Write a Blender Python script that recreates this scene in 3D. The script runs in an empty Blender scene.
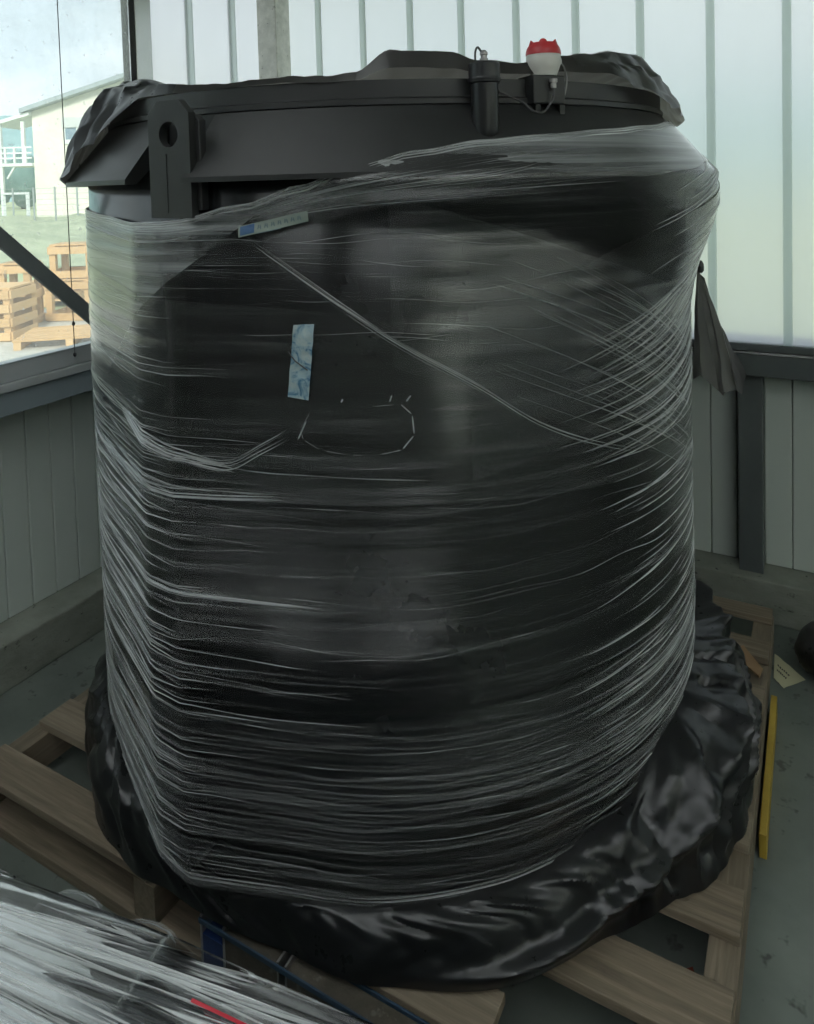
import bpy, math, random
from math import sin, cos, pi, radians as RD, sqrt, acos, atan2
from mathutils import Vector, Matrix, noise

rnd = random.Random(7)
SC = bpy.context.scene
COL = SC.collection

# ------------------------------------------------------------------ camera
CAM = Vector((1.1093, -1.9029, 1.65))
YAW, PITCH, ROLL, FPX, PPY = 0.5054, 0.0453, -0.0282, 742.37, 214.32
Fv = Vector((-sin(YAW)*cos(PITCH), cos(YAW)*cos(PITCH), -sin(PITCH)))
Rv = Vector((cos(YAW), sin(YAW), 0)); Uv = Rv.cross(Fv)
R2 = Rv*cos(ROLL) + Uv*sin(ROLL); U2 = -Rv*sin(ROLL) + Uv*cos(ROLL)
cd = bpy.data.cameras.new('camera'); cam = bpy.data.objects.new('camera', cd); COL.objects.link(cam)
M = Matrix((R2, U2, -Fv)).transposed().to_4x4(); M.translation = CAM; cam.matrix_world = M
cd.sensor_width = 36; cd.sensor_fit = 'AUTO'; cd.lens = FPX/1024*36
cd.shift_y = -(512-PPY)/1024; cd.clip_start = .05; cd.clip_end = 1000
SC.camera = cam

# ------------------------------------------------------------------ world, sun, exposure
SC.view_settings.view_transform = 'Standard'; SC.view_settings.look = 'None'
SC.view_settings.exposure = 0.5; SC.view_settings.gamma = 1; SC.view_settings.use_curve_mapping = False
SKY_STRENGTH = 1.3
w = bpy.data.worlds.new('overcast_sky'); SC.world = w; w.use_nodes = True
nt = w.node_tree; nt.nodes.clear()
def wn(t, **k):
    n = nt.nodes.new(t)
    for a, b in k.items(): setattr(n, a, b)
    return n
tc = wn('ShaderNodeTexCoord'); mp = wn('ShaderNodeMapping'); mp.inputs['Scale'].default_value = (1, 1, 2.6)
nz = wn('ShaderNodeTexNoise'); nz.inputs['Scale'].default_value = 3.2; nz.inputs['Detail'].default_value = 6; nz.inputs['Roughness'].default_value = .55
cr = wn('ShaderNodeValToRGB'); cr.color_ramp.elements[0].position = .38; cr.color_ramp.elements[1].position = .62
cr.color_ramp.elements[0].color = (.62, .70, .78, 1); cr.color_ramp.elements[1].color = (.84, .88, .92, 1)
bg = wn('ShaderNodeBackground'); bg.inputs['Strength'].default_value = SKY_STRENGTH
wo = wn('ShaderNodeOutputWorld')
nt.links.new(tc.outputs['Generated'], mp.inputs['Vector']); nt.links.new(mp.outputs[0], nz.inputs['Vector'])
nt.links.new(nz.outputs['Fac'], cr.inputs['Fac']); nt.links.new(cr.outputs['Color'], bg.inputs['Color']); nt.links.new(bg.outputs[0], wo.inputs['Surface'])
sl = bpy.data.lights.new('hazy_sun', 'SUN'); so = bpy.data.objects.new('hazy_sun', sl); COL.objects.link(so)
sl.energy = 4.0; sl.angle = RD(12); sl.color = (1, .95, .86)
so.rotation_euler = Vector((.50, -.62, .62)).to_track_quat('Z', 'Y').to_euler()
cy = SC.cycles
cy.use_denoising = True; cy.max_bounces = 10; cy.transparent_max_bounces = 64; cy.transmission_bounces = 8
cy.caustics_reflective = False; cy.caustics_refractive = True; cy.sample_clamp_indirect = 4

# ------------------------------------------------------------------ node materials
class NM:
    def __init__(s, name):
        s.m = bpy.data.materials.new(name); s.m.use_nodes = True; s.t = s.m.node_tree; s.t.nodes.clear()
        s.out = s.n('ShaderNodeOutputMaterial')
    def n(s, t, **k):
        n = s.t.nodes.new(t)
        for a, b in k.items():
            if a in n.inputs: s.set(n.inputs[a], b)
            else: setattr(n, a, b)
        return n
    def set(s, sock, v):
        if isinstance(v, bpy.types.NodeSocket): s.t.links.new(v, sock)
        else:
            if hasattr(sock.default_value, '__len__') and isinstance(v, tuple) and len(v) == 3 and len(sock.default_value) == 4: v = (*v, 1)
            sock.default_value = v
    def coords(s, scale=(1, 1, 1), kind='Object', rot=(0, 0, 0)):
        c = s.n('ShaderNodeTexCoord'); m = s.n('ShaderNodeMapping', Scale=scale, Rotation=rot); s.t.links.new(c.outputs[kind], m.inputs['Vector']); return m.outputs[0]
    def noise(s, vec, scale=5., detail=4., rough=.55, dist=0.):
        return s.n('ShaderNodeTexNoise', Vector=vec, Scale=scale, Detail=detail, Roughness=rough, Distortion=dist).outputs['Fac']
    def ramp(s, fac, stops):
        r = s.n('ShaderNodeValToRGB', Fac=fac); e = r.color_ramp.elements
        while len(e) < len(stops): e.new(.5)
        for i, (p, c) in enumerate(stops):
            e[i].position = p; e[i].color = (*c, 1) if not isinstance(c, (int, float)) else (c, c, c, 1)
        return r.outputs['Color']
    def mixc(s, fac, a, b, mode='MIX'):
        x = s.n('ShaderNodeMix', data_type='RGBA', blend_type=mode)
        s.set(x.inputs[0], fac); s.set(x.inputs[6], a); s.set(x.inputs[7], b); return x.outputs[2]
    def math(s, op, a, b=0.):
        x = s.n('ShaderNodeMath', operation=op); s.set(x.inputs[0], a); s.set(x.inputs[1], b); return x.outputs[0]
    def bump(s, h, strength=.3, dist=.01):
        return s.n('ShaderNodeBump', Height=h, Strength=strength, Distance=dist).outputs[0]
    def bsdf(s, **k): return s.n('ShaderNodeBsdfPrincipled', **k).outputs[0]
    def mixs(s, fac, a, b):
        x = s.n('ShaderNodeMixShader'); s.set(x.inputs[0], fac); s.t.links.new(a, x.inputs[1]); s.t.links.new(b, x.inputs[2]); return x.outputs[0]
    def end(s, sh): s.t.links.new(sh, s.out.inputs['Surface']); return s.m

def noisy(name, c0, c1, scale=4., rough=.7, stretch=(1, 1, 1), bump=.15, bdist=.004, spots=None, metallic=0., spec=.4):
    k = NM(name); v = k.coords(stretch); f = k.noise(v, scale, 6, .6)
    col = k.ramp(f, [(.3, c0), (.7, c1)])
    if spots:
        g = k.noise(v, spots[0], 3, .7); col = k.mixc(k.ramp(g, [(spots[1], 0.), (spots[1]+.08, 1.)]), col, spots[2])
    h = k.noise(v, scale*7, 4, .6)
    return k.end(k.bsdf(**{'Base Color': col, 'Roughness': rough, 'Metallic': metallic, 'Specular IOR Level': spec, 'Normal': k.bump(h, bump, bdist)}))

def woodmat(name, c0, c1, c2, axis='x'):
    k = NM(name); st = {'x': (1.6, 30, 30), 'y': (30, 1.6, 30), 'z': (30, 30, 1.6)}[axis]
    oi = k.n('ShaderNodeObjectInfo').outputs['Random']
    c = k.n('ShaderNodeTexCoord'); off = k.n('ShaderNodeVectorMath', operation='ADD')
    k.t.links.new(c.outputs['Object'], off.inputs[0])
    cmb = k.n('ShaderNodeCombineXYZ'); r10 = k.math('MULTIPLY', oi, 37.)
    for i in range(3): k.t.links.new(r10, cmb.inputs[i])
    k.t.links.new(cmb.outputs[0], off.inputs[1])
    m = k.n('ShaderNodeMapping', Scale=st); k.t.links.new(off.outputs[0], m.inputs['Vector'])
    f = k.noise(m.outputs[0], 2.2, 6, .65, .6); g = k.noise(off.outputs[0], 3., 3, .6)
    col = k.ramp(f, [(.25, c0), (.55, c1), (.8, c2)])
    col = k.mixc(k.math('MULTIPLY', g, .55), col, c0)
    col = k.mixc(k.math('MULTIPLY', oi, .35), col, c2)
    return k.end(k.bsdf(**{'Base Color': col, 'Roughness': .8, 'Normal': k.bump(f, .4, .004)}))

def plain(name, c, rough=.5, metallic=0., spec=.5):
    return noisy(name, tuple(x*.88 for x in c), c, 9., rough, bump=.05, metallic=metallic, spec=spec)

MAT = {}
MAT['floor'] = noisy('concrete_floor', (.115, .135, .118), (.20, .225, .20), 2.6, .62, bump=.2, spots=(14, .60, (.08, .088, .078)))
MAT['kerb'] = noisy('concrete_kerb', (.19, .205, .175), (.31, .325, .28), 5., .85, (1, 1, 2), .5, .008, spots=(19, .63, (.08, .083, .072)))
MAT['panel'] = noisy('coated_wall_panel', (.55, .61, .565), (.61, .66, .61), 3., .5, (1, 1, .3), .04)
MAT['inner'] = noisy('hall_wall', (.34, .35, .33), (.42, .43, .41), 1.5, .8)
MAT['inner_dark'] = noisy('darkened_hall_wall', (.10, .10, .095), (.15, .15, .14), 1.5, .8)  # unseen front wall coloured darker to deepen reflections in the tank
MAT['ceiling'] = noisy('hall_ceiling', (.55, .56, .55), (.62, .63, .62), 1.5, .8)
MAT['sill'] = noisy('grey_painted_steel', (.25, .30, .32), (.30, .36, .38), 4., .45, bump=.06)
MAT['sillback'] = noisy('dark_grey_painted_steel', (.10, .115, .115), (.13, .145, .143), 4., .45, bump=.06)
MAT['frame'] = noisy('window_frame_coating', (.60, .61, .60), (.72, .72, .70), 4., .2, bump=.02, metallic=.85)
MAT['frame_pale'] = noisy('pale_painted_frame', (.46, .49, .49), (.54, .57, .57), 4., .4, bump=.04)
MAT['galv'] = noisy('galvanised_steel', (.52, .52, .47), (.74, .73, .67), 26., .5, bump=.1, metallic=.45, spots=(40, .66, (.16, .15, .13)))
MAT['rubber'] = plain('black_rubber_seal', (.03, .03, .03), .7)
MAT['brace'] = noisy('dark_steel_brace', (.16, .18, .18), (.21, .23, .23), 8., .5, bump=.1)
MAT['black_pe'] = noisy('black_plastic_tank_wall', (.010, .011, .013), (.016, .017, .018), 3., .17, bump=.03, spec=.55)
MAT['black_mat'] = noisy('matt_black_plastic', (.012, .013, .013), (.020, .021, .021), 7., .42, bump=.08, spec=.5)
MAT['canister'] = noisy('black_plastic_canister', (.012, .013, .014), (.02, .021, .022), 7., .28, bump=.04)
MAT['white_pl'] = noisy('off_white_plastic', (.56, .55, .50), (.68, .67, .62), 9., .45, bump=.05)
MAT['red_pl'] = noisy('red_lens', (.42, .03, .035), (.58, .05, .055), 9., .35, bump=.05)
MAT['metal'] = noisy('grey_metal_fitting', (.28, .27, .26), (.42, .41, .40), 20., .35, metallic=.7)
MAT['wood'] = woodmat('weathered_pallet_wood', (.085, .066, .045), (.25, .20, .14), (.42, .35, .26), 'x')
MAT['wood_y'] = woodmat('weathered_stringer_wood', (.075, .06, .042), (.21, .17, .12), (.34, .28, .20), 'y')
MAT['blue'] = noisy('blue_painted_steel', (.02, .045, .075), (.035, .07, .115), 10., .5, bump=.1)
MAT['blue_deep'] = noisy('blue_plastic_socket', (.014, .03, .10), (.022, .05, .16), 10., .4, bump=.1)
MAT['dust'] = noisy('dusty_brown_steel', (.06, .054, .042), (.115, .10, .078), 20., .9, bump=.5, spots=(30, .6, (.15, .14, .115)))
MAT['yellow'] = noisy('yellow_painted_wood', (.33, .22, .03), (.50, .35, .06), 8., .6, bump=.1)
MAT['paper'] = noisy('yellowish_paper', (.52, .50, .32), (.62, .60, .40), 6., .8, bump=.05)
MAT['ink'] = plain('grey_ink', (.10, .10, .09), .8)
MAT['card'] = noisy('brown_cardboard', (.26, .16, .085), (.34, .22, .12), 8., .85)
MAT['card_red'] = noisy('red_brown_scrap', (.22, .03, .015), (.33, .06, .03), 20., .7)
MAT['mauve'] = noisy('brown_mauve_cardboard_tube', (.26, .20, .185), (.36, .285, .265), 6., .6, (.3, 4, 4))
MAT['bluegrey'] = noisy('blue_grey_sheet_bundle', (.20, .25, .28), (.32, .38, .41), 6., .4, (.3, 5, 5))
MAT['red_strap'] = plain('red_strap', (.55, .02, .04), .4)
MAT['tape'] = None

def filmmat(name, haze0, haze1, su, sv, gloss, white=(.80, .84, .84), rp=(.38, .52, .72), dt=6, bmp=.22, gm=.35):
    """clear stretch film: see-through, glossy, with hazy stretched streaks"""
    k = NM(name); c = k.n('ShaderNodeTexCoord')
    m = k.n('ShaderNodeMapping', Scale=(su, sv, 1)); k.t.links.new(c.outputs['UV'], m.inputs['Vector'])
    m2 = k.n('ShaderNodeMapping', Scale=(su*.8, sv*.16, 1)); k.t.links.new(c.outputs['UV'], m2.inputs['Vector'])
    f = k.noise(m.outputs[0], 1., dt, .62, .3); g = k.noise(m2.outputs[0], 1., 3, .5)
    fb = k.noise(m.outputs[0], 1., 3, .55, .3)
    hz = k.math('MULTIPLY', k.ramp(f, [(rp[0], haze0*.5), (rp[1], haze0), (rp[2], haze1)]), k.ramp(g, [(.3, gm), (.7, 1.)]))
    nrm = k.bump(fb, bmp, .004)
    tr = k.n('ShaderNodeBsdfTransparent', Color=(.985, .99, .99)).outputs[0]
    wd = k.n('ShaderNodeBsdfDiffuse', Color=white, Normal=nrm).outputs[0]
    wt = k.n('ShaderNodeBsdfTranslucent', Color=white, Normal=nrm).outputs[0]
    a = k.mixs(hz, tr, k.mixs(.45, wd, wt))
    gl = k.n('ShaderNodeBsdfGlossy', Color=(1, 1, 1), Roughness=gloss, Normal=nrm).outputs[0]
    lw = k.n('ShaderNodeFresnel', IOR=1.48, Normal=nrm).outputs[0]
    return k.end(k.mixs(k.math('MULTIPLY', lw, 1.15), a, gl))
MAT['film'] = filmmat('clear_stretch_film', .010, .16, 1.1, 62., .24)
MAT['film_painted_haze'] = filmmat('stretch_film_painted_haze', .32, .84, .9, 48., .3)  # window glare and layer haze painted into the film as whiteness
MAT['film2'] = filmmat('loose_stretch_film', .11, .86, .9, 42., .22, (.88, .92, .93), (.40, .52, .68), 5, .10, .6)

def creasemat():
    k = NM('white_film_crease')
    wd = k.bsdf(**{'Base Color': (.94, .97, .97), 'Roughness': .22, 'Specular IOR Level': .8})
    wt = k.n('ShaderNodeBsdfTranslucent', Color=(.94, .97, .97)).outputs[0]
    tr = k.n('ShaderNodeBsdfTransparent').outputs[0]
    at = k.n('ShaderNodeAttribute', attribute_name='crease_opacity').outputs['Fac']
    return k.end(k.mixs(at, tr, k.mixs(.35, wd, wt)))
MAT['crease'] = creasemat()
def sheetmat():
    k = NM('black_polythene_sheet'); v = k.coords((1, 1, 1)); f = k.noise(v, 9., 5, .6, .5); g = k.noise(v, 30., 4, .6)
    b = k.bsdf(**{'Base Color': k.ramp(f, [(.3, (.008, .009, .010)), (.7, (.014, .015, .016))]), 'Roughness': k.ramp(g, [(.3, .26), (.7, .38)]), 'Specular IOR Level': .75, 'Normal': k.bump(g, .12, .006)})
    t = k.n('ShaderNodeBsdfTranslucent', Color=(.30, .28, .25)).outputs[0]
    return k.end(k.mixs(.16, b, t))
MAT['sheet'] = sheetmat()
def greymat():
    k = NM('backlit_tint_sheet'); v = k.coords((1, 1, 1)); f = k.noise(v, 9., 5, .6, .5)  # same black sheet, greyed and more translucent to look lit from behind
    b = k.bsdf(**{'Base Color': k.ramp(f, [(.3, (.018, .018, .018)), (.7, (.035, .034, .032))]), 'Roughness': .3, 'Specular IOR Level': .7, 'Normal': k.bump(f, .15, .01)})
    t = k.n('ShaderNodeBsdfTranslucent', Color=(.50, .47, .43)).outputs[0]
    return k.end(k.mixs(.36, b, t))
MAT['sheet_top'] = greymat()
def glassmat():
    k = NM('dirty_window_glass'); v = k.coords((1, 1, 1)); f = k.noise(v, 5., 6, .7); g = k.noise(v, 60., 2, .5)
    dirt = k.math('ADD', k.ramp(f, [(.35, .15), (.75, .26)]), k.ramp(g, [(.70, 0.), (.74, .22)]))
    tr = k.n('ShaderNodeBsdfTransparent', Color=(.93, .97, .96)).outputs[0]
    tl = k.n('ShaderNodeBsdfTranslucent', Color=(.85, .88, .86)).outputs[0]
    df = k.n('ShaderNodeBsdfDiffuse', Color=(.6, .62, .6)).outputs[0]
    a = k.mixs(dirt, tr, k.mixs(.3, tl, df))
    gl = k.n('ShaderNodeBsdfGlossy', Roughness=.02).outputs[0]
    return k.end(k.mixs(k.math('MULTIPLY', k.n('ShaderNodeFresnel', IOR=1.45).outputs[0], .8), a, gl))
MAT['glass'] = glassmat()
def polymat(name, tint, rough):
    k = NM(name)
    v = k.coords((1, 1, .5)); f = k.noise(v, 5., 5, .6)
    col = k.mixc(f, tuple(x*.95 for x in tint), tint)
    rf = k.n('ShaderNodeBsdfRefraction', Color=col, Roughness=rough, IOR=1.25).outputs[0]
    tl = k.n('ShaderNodeBsdfTranslucent', Color=col).outputs[0]
    gl = k.n('ShaderNodeBsdfGlossy', Roughness=.3, Color=(.8, .8, .8)).outputs[0]
    return k.end(k.mixs(.05, k.mixs(.45, rf, tl), gl))
MAT['poly'] = polymat('translucent_multiwall_sheet', (.85, .87, .885), .42)
MAT['joint'] = polymat('teal_joint_strip', (.94, .99, .97), .42)
k_ = NM('added_translucent_sheet'); MAT['added_light_sheet'] = k_.end(k_.mixs(.12, k_.n('ShaderNodeBsdfTranslucent', Color=(.95, .97, .97)).outputs[0], k_.n('ShaderNodeBsdfDiffuse', Color=(.8, .82, .82)).outputs[0]))  # sheet for the added, unseen openings that light the hall
MAT['grass'] = noisy('mown_grass', (.32, .38, .21), (.43, .47, .28), .9, .9, bump=.4, bdist=.05)
MAT['meadow'] = noisy('tall_meadow_grass', (.28, .33, .22), (.42, .46, .32), 1.4, .9, bump=.6, bdist=.1)
MAT['gravel'] = noisy('pale_gravel', (.45, .44, .40), (.62, .60, .54), 14., .9, bump=.6, bdist=.02)
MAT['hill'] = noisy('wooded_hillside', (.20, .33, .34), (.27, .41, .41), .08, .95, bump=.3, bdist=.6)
MAT['leaf'] = noisy('dark_tree_foliage', (.08, .16, .15), (.15, .25, .22), 1.2, .95, bump=.5, bdist=.2)
MAT['bark'] = noisy('tree_bark', (.09, .075, .06), (.16, .13, .10), 6., .9)
MAT['render'] = noisy('cream_house_render', (.66, .64, .57), (.74, .72, .65), .6, .85)
MAT['roof'] = noisy('grey_metal_roof', (.26, .31, .34), (.34, .39, .42), .8, .6)
MAT['white_wood'] = noisy('white_painted_timber', (.62, .66, .66), (.74, .77, .77), 3., .6)
MAT['shutter'] = noisy('pale_shutter', (.50, .53, .53), (.58, .61, .61), 3., .6)
MAT['winglass'] = noisy('house_window_glass', (.16, .24, .31), (.24, .33, .40), 2., .15)
MAT['pine'] = woodmat('fresh_pine_boards', (.44, .27, .12), (.62, .41, .20), (.74, .53, .30), 'x')
MAT['wire'] = noisy('galvanised_wire', (.24, .29, .28), (.32, .37, .36), 9., .6)
MAT['cord'] = plain('dark_cord', (.06, .06, .06), .7)
MAT['cable'] = plain('grey_cable', (.055, .055, .055), .5)

def tapemat():
    k = NM('blue_white_tape'); v = k.coords((1, 1, 1)); f = k.noise(v, 26., 4, .6, 1.)
    return k.end(k.bsdf(**{'Base Color': k.ramp(f, [(.42, (.33, .40, .40)), (.52, (.24, .34, .38)), (.60, (.05, .14, .22))]), 'Roughness': .5, 'Normal': k.bump(f, .4, .004)}))
MAT['tape'] = tapemat()
MAT['label'] = noisy('grey_green_label', (.20, .24, .21), (.27, .31, .27), 20., .5, bump=.1)
MAT['label_blue'] = noisy('blue_label_print', (.04, .09, .19), (.07, .14, .26), 30., .5)
MAT['label_ink'] = plain('faded_label_print', (.12, .17, .19), .6)

# ------------------------------------------------------------------ object helpers
ORG = {}
def mesh(name, geo, mat=None, smooth=False, uvs=None):
    v, f = geo
    me = bpy.data.meshes.new(name); me.from_pydata([tuple(p) for p in v], [], f)
    if smooth: me.polygons.foreach_set('use_smooth', [True]*len(me.polygons))
    if uvs is not None:
        l = me.uv_layers.new(name='UVMap'); d = [0.]*(2*len(me.loops)); i = 0
        for p in f:
            for q in p: d[2*i], d[2*i+1] = uvs[q]; i += 1
        l.data.foreach_set('uv', d)
    if mat: me.materials.append(MAT[mat] if isinstance(mat, str) else mat)
    me.update(); return me
def tag(o, label=None, cat=None, group=None, kind=None):
    for k, x in (('label', label), ('category', cat), ('group', group), ('kind', kind)):
        if x: o[k] = x
    return o
def thing(name, label, cat, loc=(0, 0, 0), rz=0., group=None, kind=None, local=False):
    o = bpy.data.objects.new(name, None); COL.objects.link(o); o.location = loc; o.rotation_euler = (0, 0, rz); o.empty_display_size = .1
    ORG[o.name] = Vector((0, 0, 0)) if local else Vector(loc)
    return tag(o, label, cat, group, kind)
def part(name, geo, mat, parent=None, loc=(0, 0, 0), smooth=False, uvs=None, bevel=0., label=None, kind=None, rot=None, auto=None):
    """geo in coordinates relative to loc; loc in the frame of the thing"""
    me = geo if isinstance(geo, bpy.types.Mesh) else mesh(name, geo, mat, smooth, uvs)
    o = bpy.data.objects.new(name, me); COL.objects.link(o)
    if parent: o.parent = parent; o.location = Vector(loc) - ORG[parent.name]
    else: o.location = loc
    if rot: o.rotation_euler = rot
    ORG[o.name] = Vector(loc)
    if bevel:
        b = o.modifiers.new('edge', 'BEVEL'); b.width = bevel; b.segments = 2; b.limit_method = 'ANGLE'
    if auto:
        o.data.polygons.foreach_set('use_smooth', [True]*len(o.data.polygons)); 
        o.data.set_sharp_from_angle(angle=RD(auto))
    return tag(o, label, None, None, kind)
def copy_tree(o, parent=None):
    c = o.copy(); COL.objects.link(c)
    if parent: c.parent = parent
    ORG[c.name] = ORG[o.name].copy()
    for ch in list(o.children): copy_tree(ch, c)
    return c
def join(*gs):
    V, Fc = [], []
    for v, f in gs:
        n = len(V); V += list(v); Fc += [tuple(i+n for i in p) for p in f]
    return V, Fc
def box(c, s, rz=0., ry=0.):
    v = []
    R = Matrix.Rotation(rz, 3, 'Z') @ Matrix.Rotation(ry, 3, 'Y')
    for x in (-.5, .5):
        for y in (-.5, .5):
            for z in (-.5, .5): v.append(R @ Vector((x*s[0], y*s[1], z*s[2])) + Vector(c))
    return v, [(0, 1, 3, 2), (4, 6, 7, 5), (0, 4, 5, 1), (2, 3, 7, 6), (0, 2, 6, 4), (1, 5, 7, 3)]
def bx(x0, x1, y0, y1, z0, z1): return box(((x0+x1)/2, (y0+y1)/2, (z0+z1)/2), (x1-x0, y1-y0, z1-z0))
def bar(a, b, wdt, hgt, up=(0, 0, 1)):
    a, b = Vector(a), Vector(b); d = (b-a).normalized(); s = d.cross(Vector(up)).normalized(); u = s.cross(d)
    v = [p + s*(i*wdt/2) + u*(j*hgt/2) for p in (a, b) for i, j in ((-1, -1), (1, -1), (1, 1), (-1, 1))]
    return v, [(0, 3, 2, 1), (4, 5, 6, 7), (0, 1, 5, 4), (1, 2, 6, 5), (2, 3, 7, 6), (3, 0, 4, 7)]
def tube(path, r, n=8, cap=True):
    P = [Vector(p) for p in path]; V, Fc = [], []; prev = None
    for i, p in enumerate(P):
        d = (P[min(i+1, len(P)-1)] - P[max(i-1, 0)]).normalized()
        if prev is None: prev = d.orthogonal().normalized()
        u = (prev - d*prev.dot(d)).normalized(); prev = u; s = d.cross(u)
        rr = r[i] if isinstance(r, (list, tuple)) else r
        for k in range(n): a = 2*pi*k/n; V.append(p + (u*cos(a) + s*sin(a))*rr)
    for i in range(len(P)-1):
        for k in range(n): a, b = i*n+k, i*n+(k+1) % n; Fc.append((a, b, b+n, a+n))
    if cap: Fc += [tuple(range(n))[::-1], tuple(range((len(P)-1)*n, len(P)*n))]
    return V, Fc
def smoothpath(pts, n=6):
    P = [Vector(p) for p in pts]; out = []
    for i in range(len(P)-1):
        a, b, c, d = P[max(i-1, 0)], P[i], P[i+1], P[min(i+2, len(P)-1)]
        for k in range(n):
            t = k/n; out.append(.5*((2*b)+(c-a)*t+(2*a-5*b+4*c-d)*t*t+(3*b-a-3*c+d)*t**3))
    return out+[P[-1]]
def lathe(prof, n=32, c=(0, 0, 0), closed=False, a0=0., a1=2*pi):
    full = abs(a1-a0-2*pi) < 1e-6; m = n if full else n+1; V, Fc = [], []
    for i in range(m):
        a = a0+(a1-a0)*i/n
        for r, z in prof: V.append((c[0]+r*cos(a), c[1]+r*sin(a), c[2]+z))
    k = len(prof)
    for i in range(n):
        j = (i+1) % m
        for q in range(k if closed else k-1):
            q2 = (q+1) % k; Fc.append((i*k+q, j*k+q, j*k+q2, i*k+q2))
    if closed and not full: Fc += [tuple(range(k)), tuple(range((m-1)*k, m*k))[::-1]]
    return V, Fc
def pol(th, r, z): a = RD(th); return Vector((r*cos(a), r*sin(a), z))
def lerp_table(tb, x):
    if x <= tb[0][0]: return tb[0][1]
    for (a, p), (b, q) in zip(tb, tb[1:]):
        if x <= b: t = (x-a)/(b-a); t = t*t*(3-2*t); return p+(q-p)*t
    return tb[-1][1]

# ------------------------------------------------------------------ setting: hall
XL, YB, XR, YF, ZC = -1.2375, 1.0149, 4.6, -5.6, 2.95
XP, YP = -1.37, 1.15             # wall panels, set back on the concrete kerb
def struct(name, label, geo=None, mat=None, **k):
    o = part(name, geo, mat, **k) if geo else thing(name, label, None)
    o['label'] = label; o['kind'] = 'structure'; return o
struct('floor', 'worn grey green concrete floor of the hall', bx(XP-.1, XR, YF, YP+.1, -.12, 0), 'floor')
ce = struct('ceiling', 'pale hall ceiling with long translucent rooflights added above the frame for more light')
RL = [(-.75, .75), (1.5, 3.3)]; RY0, RY1 = -5.3, -1.1
xx = [XP-.1]+[q for r in RL for q in r]+[XR+.1]
for a, b in zip(xx[::2], xx[1::2]): part('slab', bx(a, b, YF-.1, YP+.1, ZC, ZC+.12), 'ceiling', ce)
for a, b in RL:
    part('slab', bx(a, b, YF-.1, RY0, ZC, ZC+.12), 'ceiling', ce); part('slab', bx(a, b, RY1, YP+.1, ZC, ZC+.12), 'ceiling', ce)
    part('added_light_sheet', bx(a, b, RY0, RY1, ZC+.04, ZC+.05), 'added_light_sheet', ce)  # rooflight added out of view so sky light brightens the hall
wr = struct('wall_right', 'pale hall wall with translucent panels added for light on the unseen side', bx(XR, XR+.1, YF-.1, YP+.1, -.12, .95), 'inner')
part('added_upper_panel', bx(XR+.03, XR+.06, YF, YP+.1, 1.95, 2.75), 'added_light_sheet', wr); part('upper_beam', bx(XR, XR+.1, YF, YP+.1, 2.75, ZC), 'inner', wr)  # upper panel added out of view to bring in daylight
for a, b in ((YF-.1, -4.7), (-3.5, .05), (.5, YP+.1)): part('wall_panel', bx(XR, XR+.1, a, b, .951, 1.949), 'inner', wr)
for a, b in ((-4.7, -3.5), (.05, .5)): part('added_low_panel', bx(XR+.03, XR+.06, a, b, .951, 1.949), 'added_light_sheet', wr)  # strips added out of view for bright vertical reflections in the tank
struct('wall_front', 'hall wall behind the viewpoint, darkened for the tank reflections', bx(XP-.1, XR+.1, YF-.1, YF, -.12, ZC), 'inner_dark')
struct('baseboard_left', 'concrete kerb under the left wall', bx(XP-.1, XL, YF, YP+.1, 0, .157), 'kerb', bevel=.006)
struct('baseboard_back', 'rough concrete kerb under the back wall', bx(XL, XR, YB+.003, YP+.1, 0, .157), 'kerb', bevel=.006)

wl = struct('wall_left', 'left wall of grooved grey green panels under a steel sill')
part('wall_core', bx(XP-.09, XP-.03, YF, YP, .157, 1.0), 'inner', wl)
pm = mesh('panel', bx(-.035, 0, -.0465, .0465, .158, .912), 'panel')
y = YP-.05
while y > -1.4:
    part('panel', pm, None, wl, (XP, y, 0), bevel=.004); y -= .0955
part('panel_row', bx(XP-.035, XP, YF, y+.045, .158, .912), 'panel', wl)
part('sill_beam', bx(XP-.09, XL, YF, .905, .908, .988), 'sill', wl, bevel=.004)
part('sill_lip', bx(XP-.02, XL+.012, YF, .905, .990, 1.018), 'frame_pale', wl, bevel=.003, label='pale lip along the sill')
part('head_beam', bx(XP-.09, XL, YF, .905, 2.72, ZC), 'sill', wl)
part('solid_wall', bx(XP-.05, XP+.02, YF, -4.3, 1.0, 2.8), 'inner', wl)
# translucent panels between the window and the corner
gm = mesh('panel', bx(-.04, -.012, -.1345, .1345, 1.02, 2.72), 'poly'); jm = mesh('joint_strip', bx(-.010, .002, -.0155, .0155, 1.02, 2.72), 'joint')
for i, yy in enumerate((.345, .6042, .874)): part('panel', gm if i else mesh('panel', bx(-.04, -.012, -.093, .1235, 1.02, 2.72), 'poly'), None, wl, (XL, yy, 0), label='translucent panel')
for yy in (.469, .739): part('joint_strip', jm, None, wl, (XL, yy, 0), label='teal joint strip')

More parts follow.
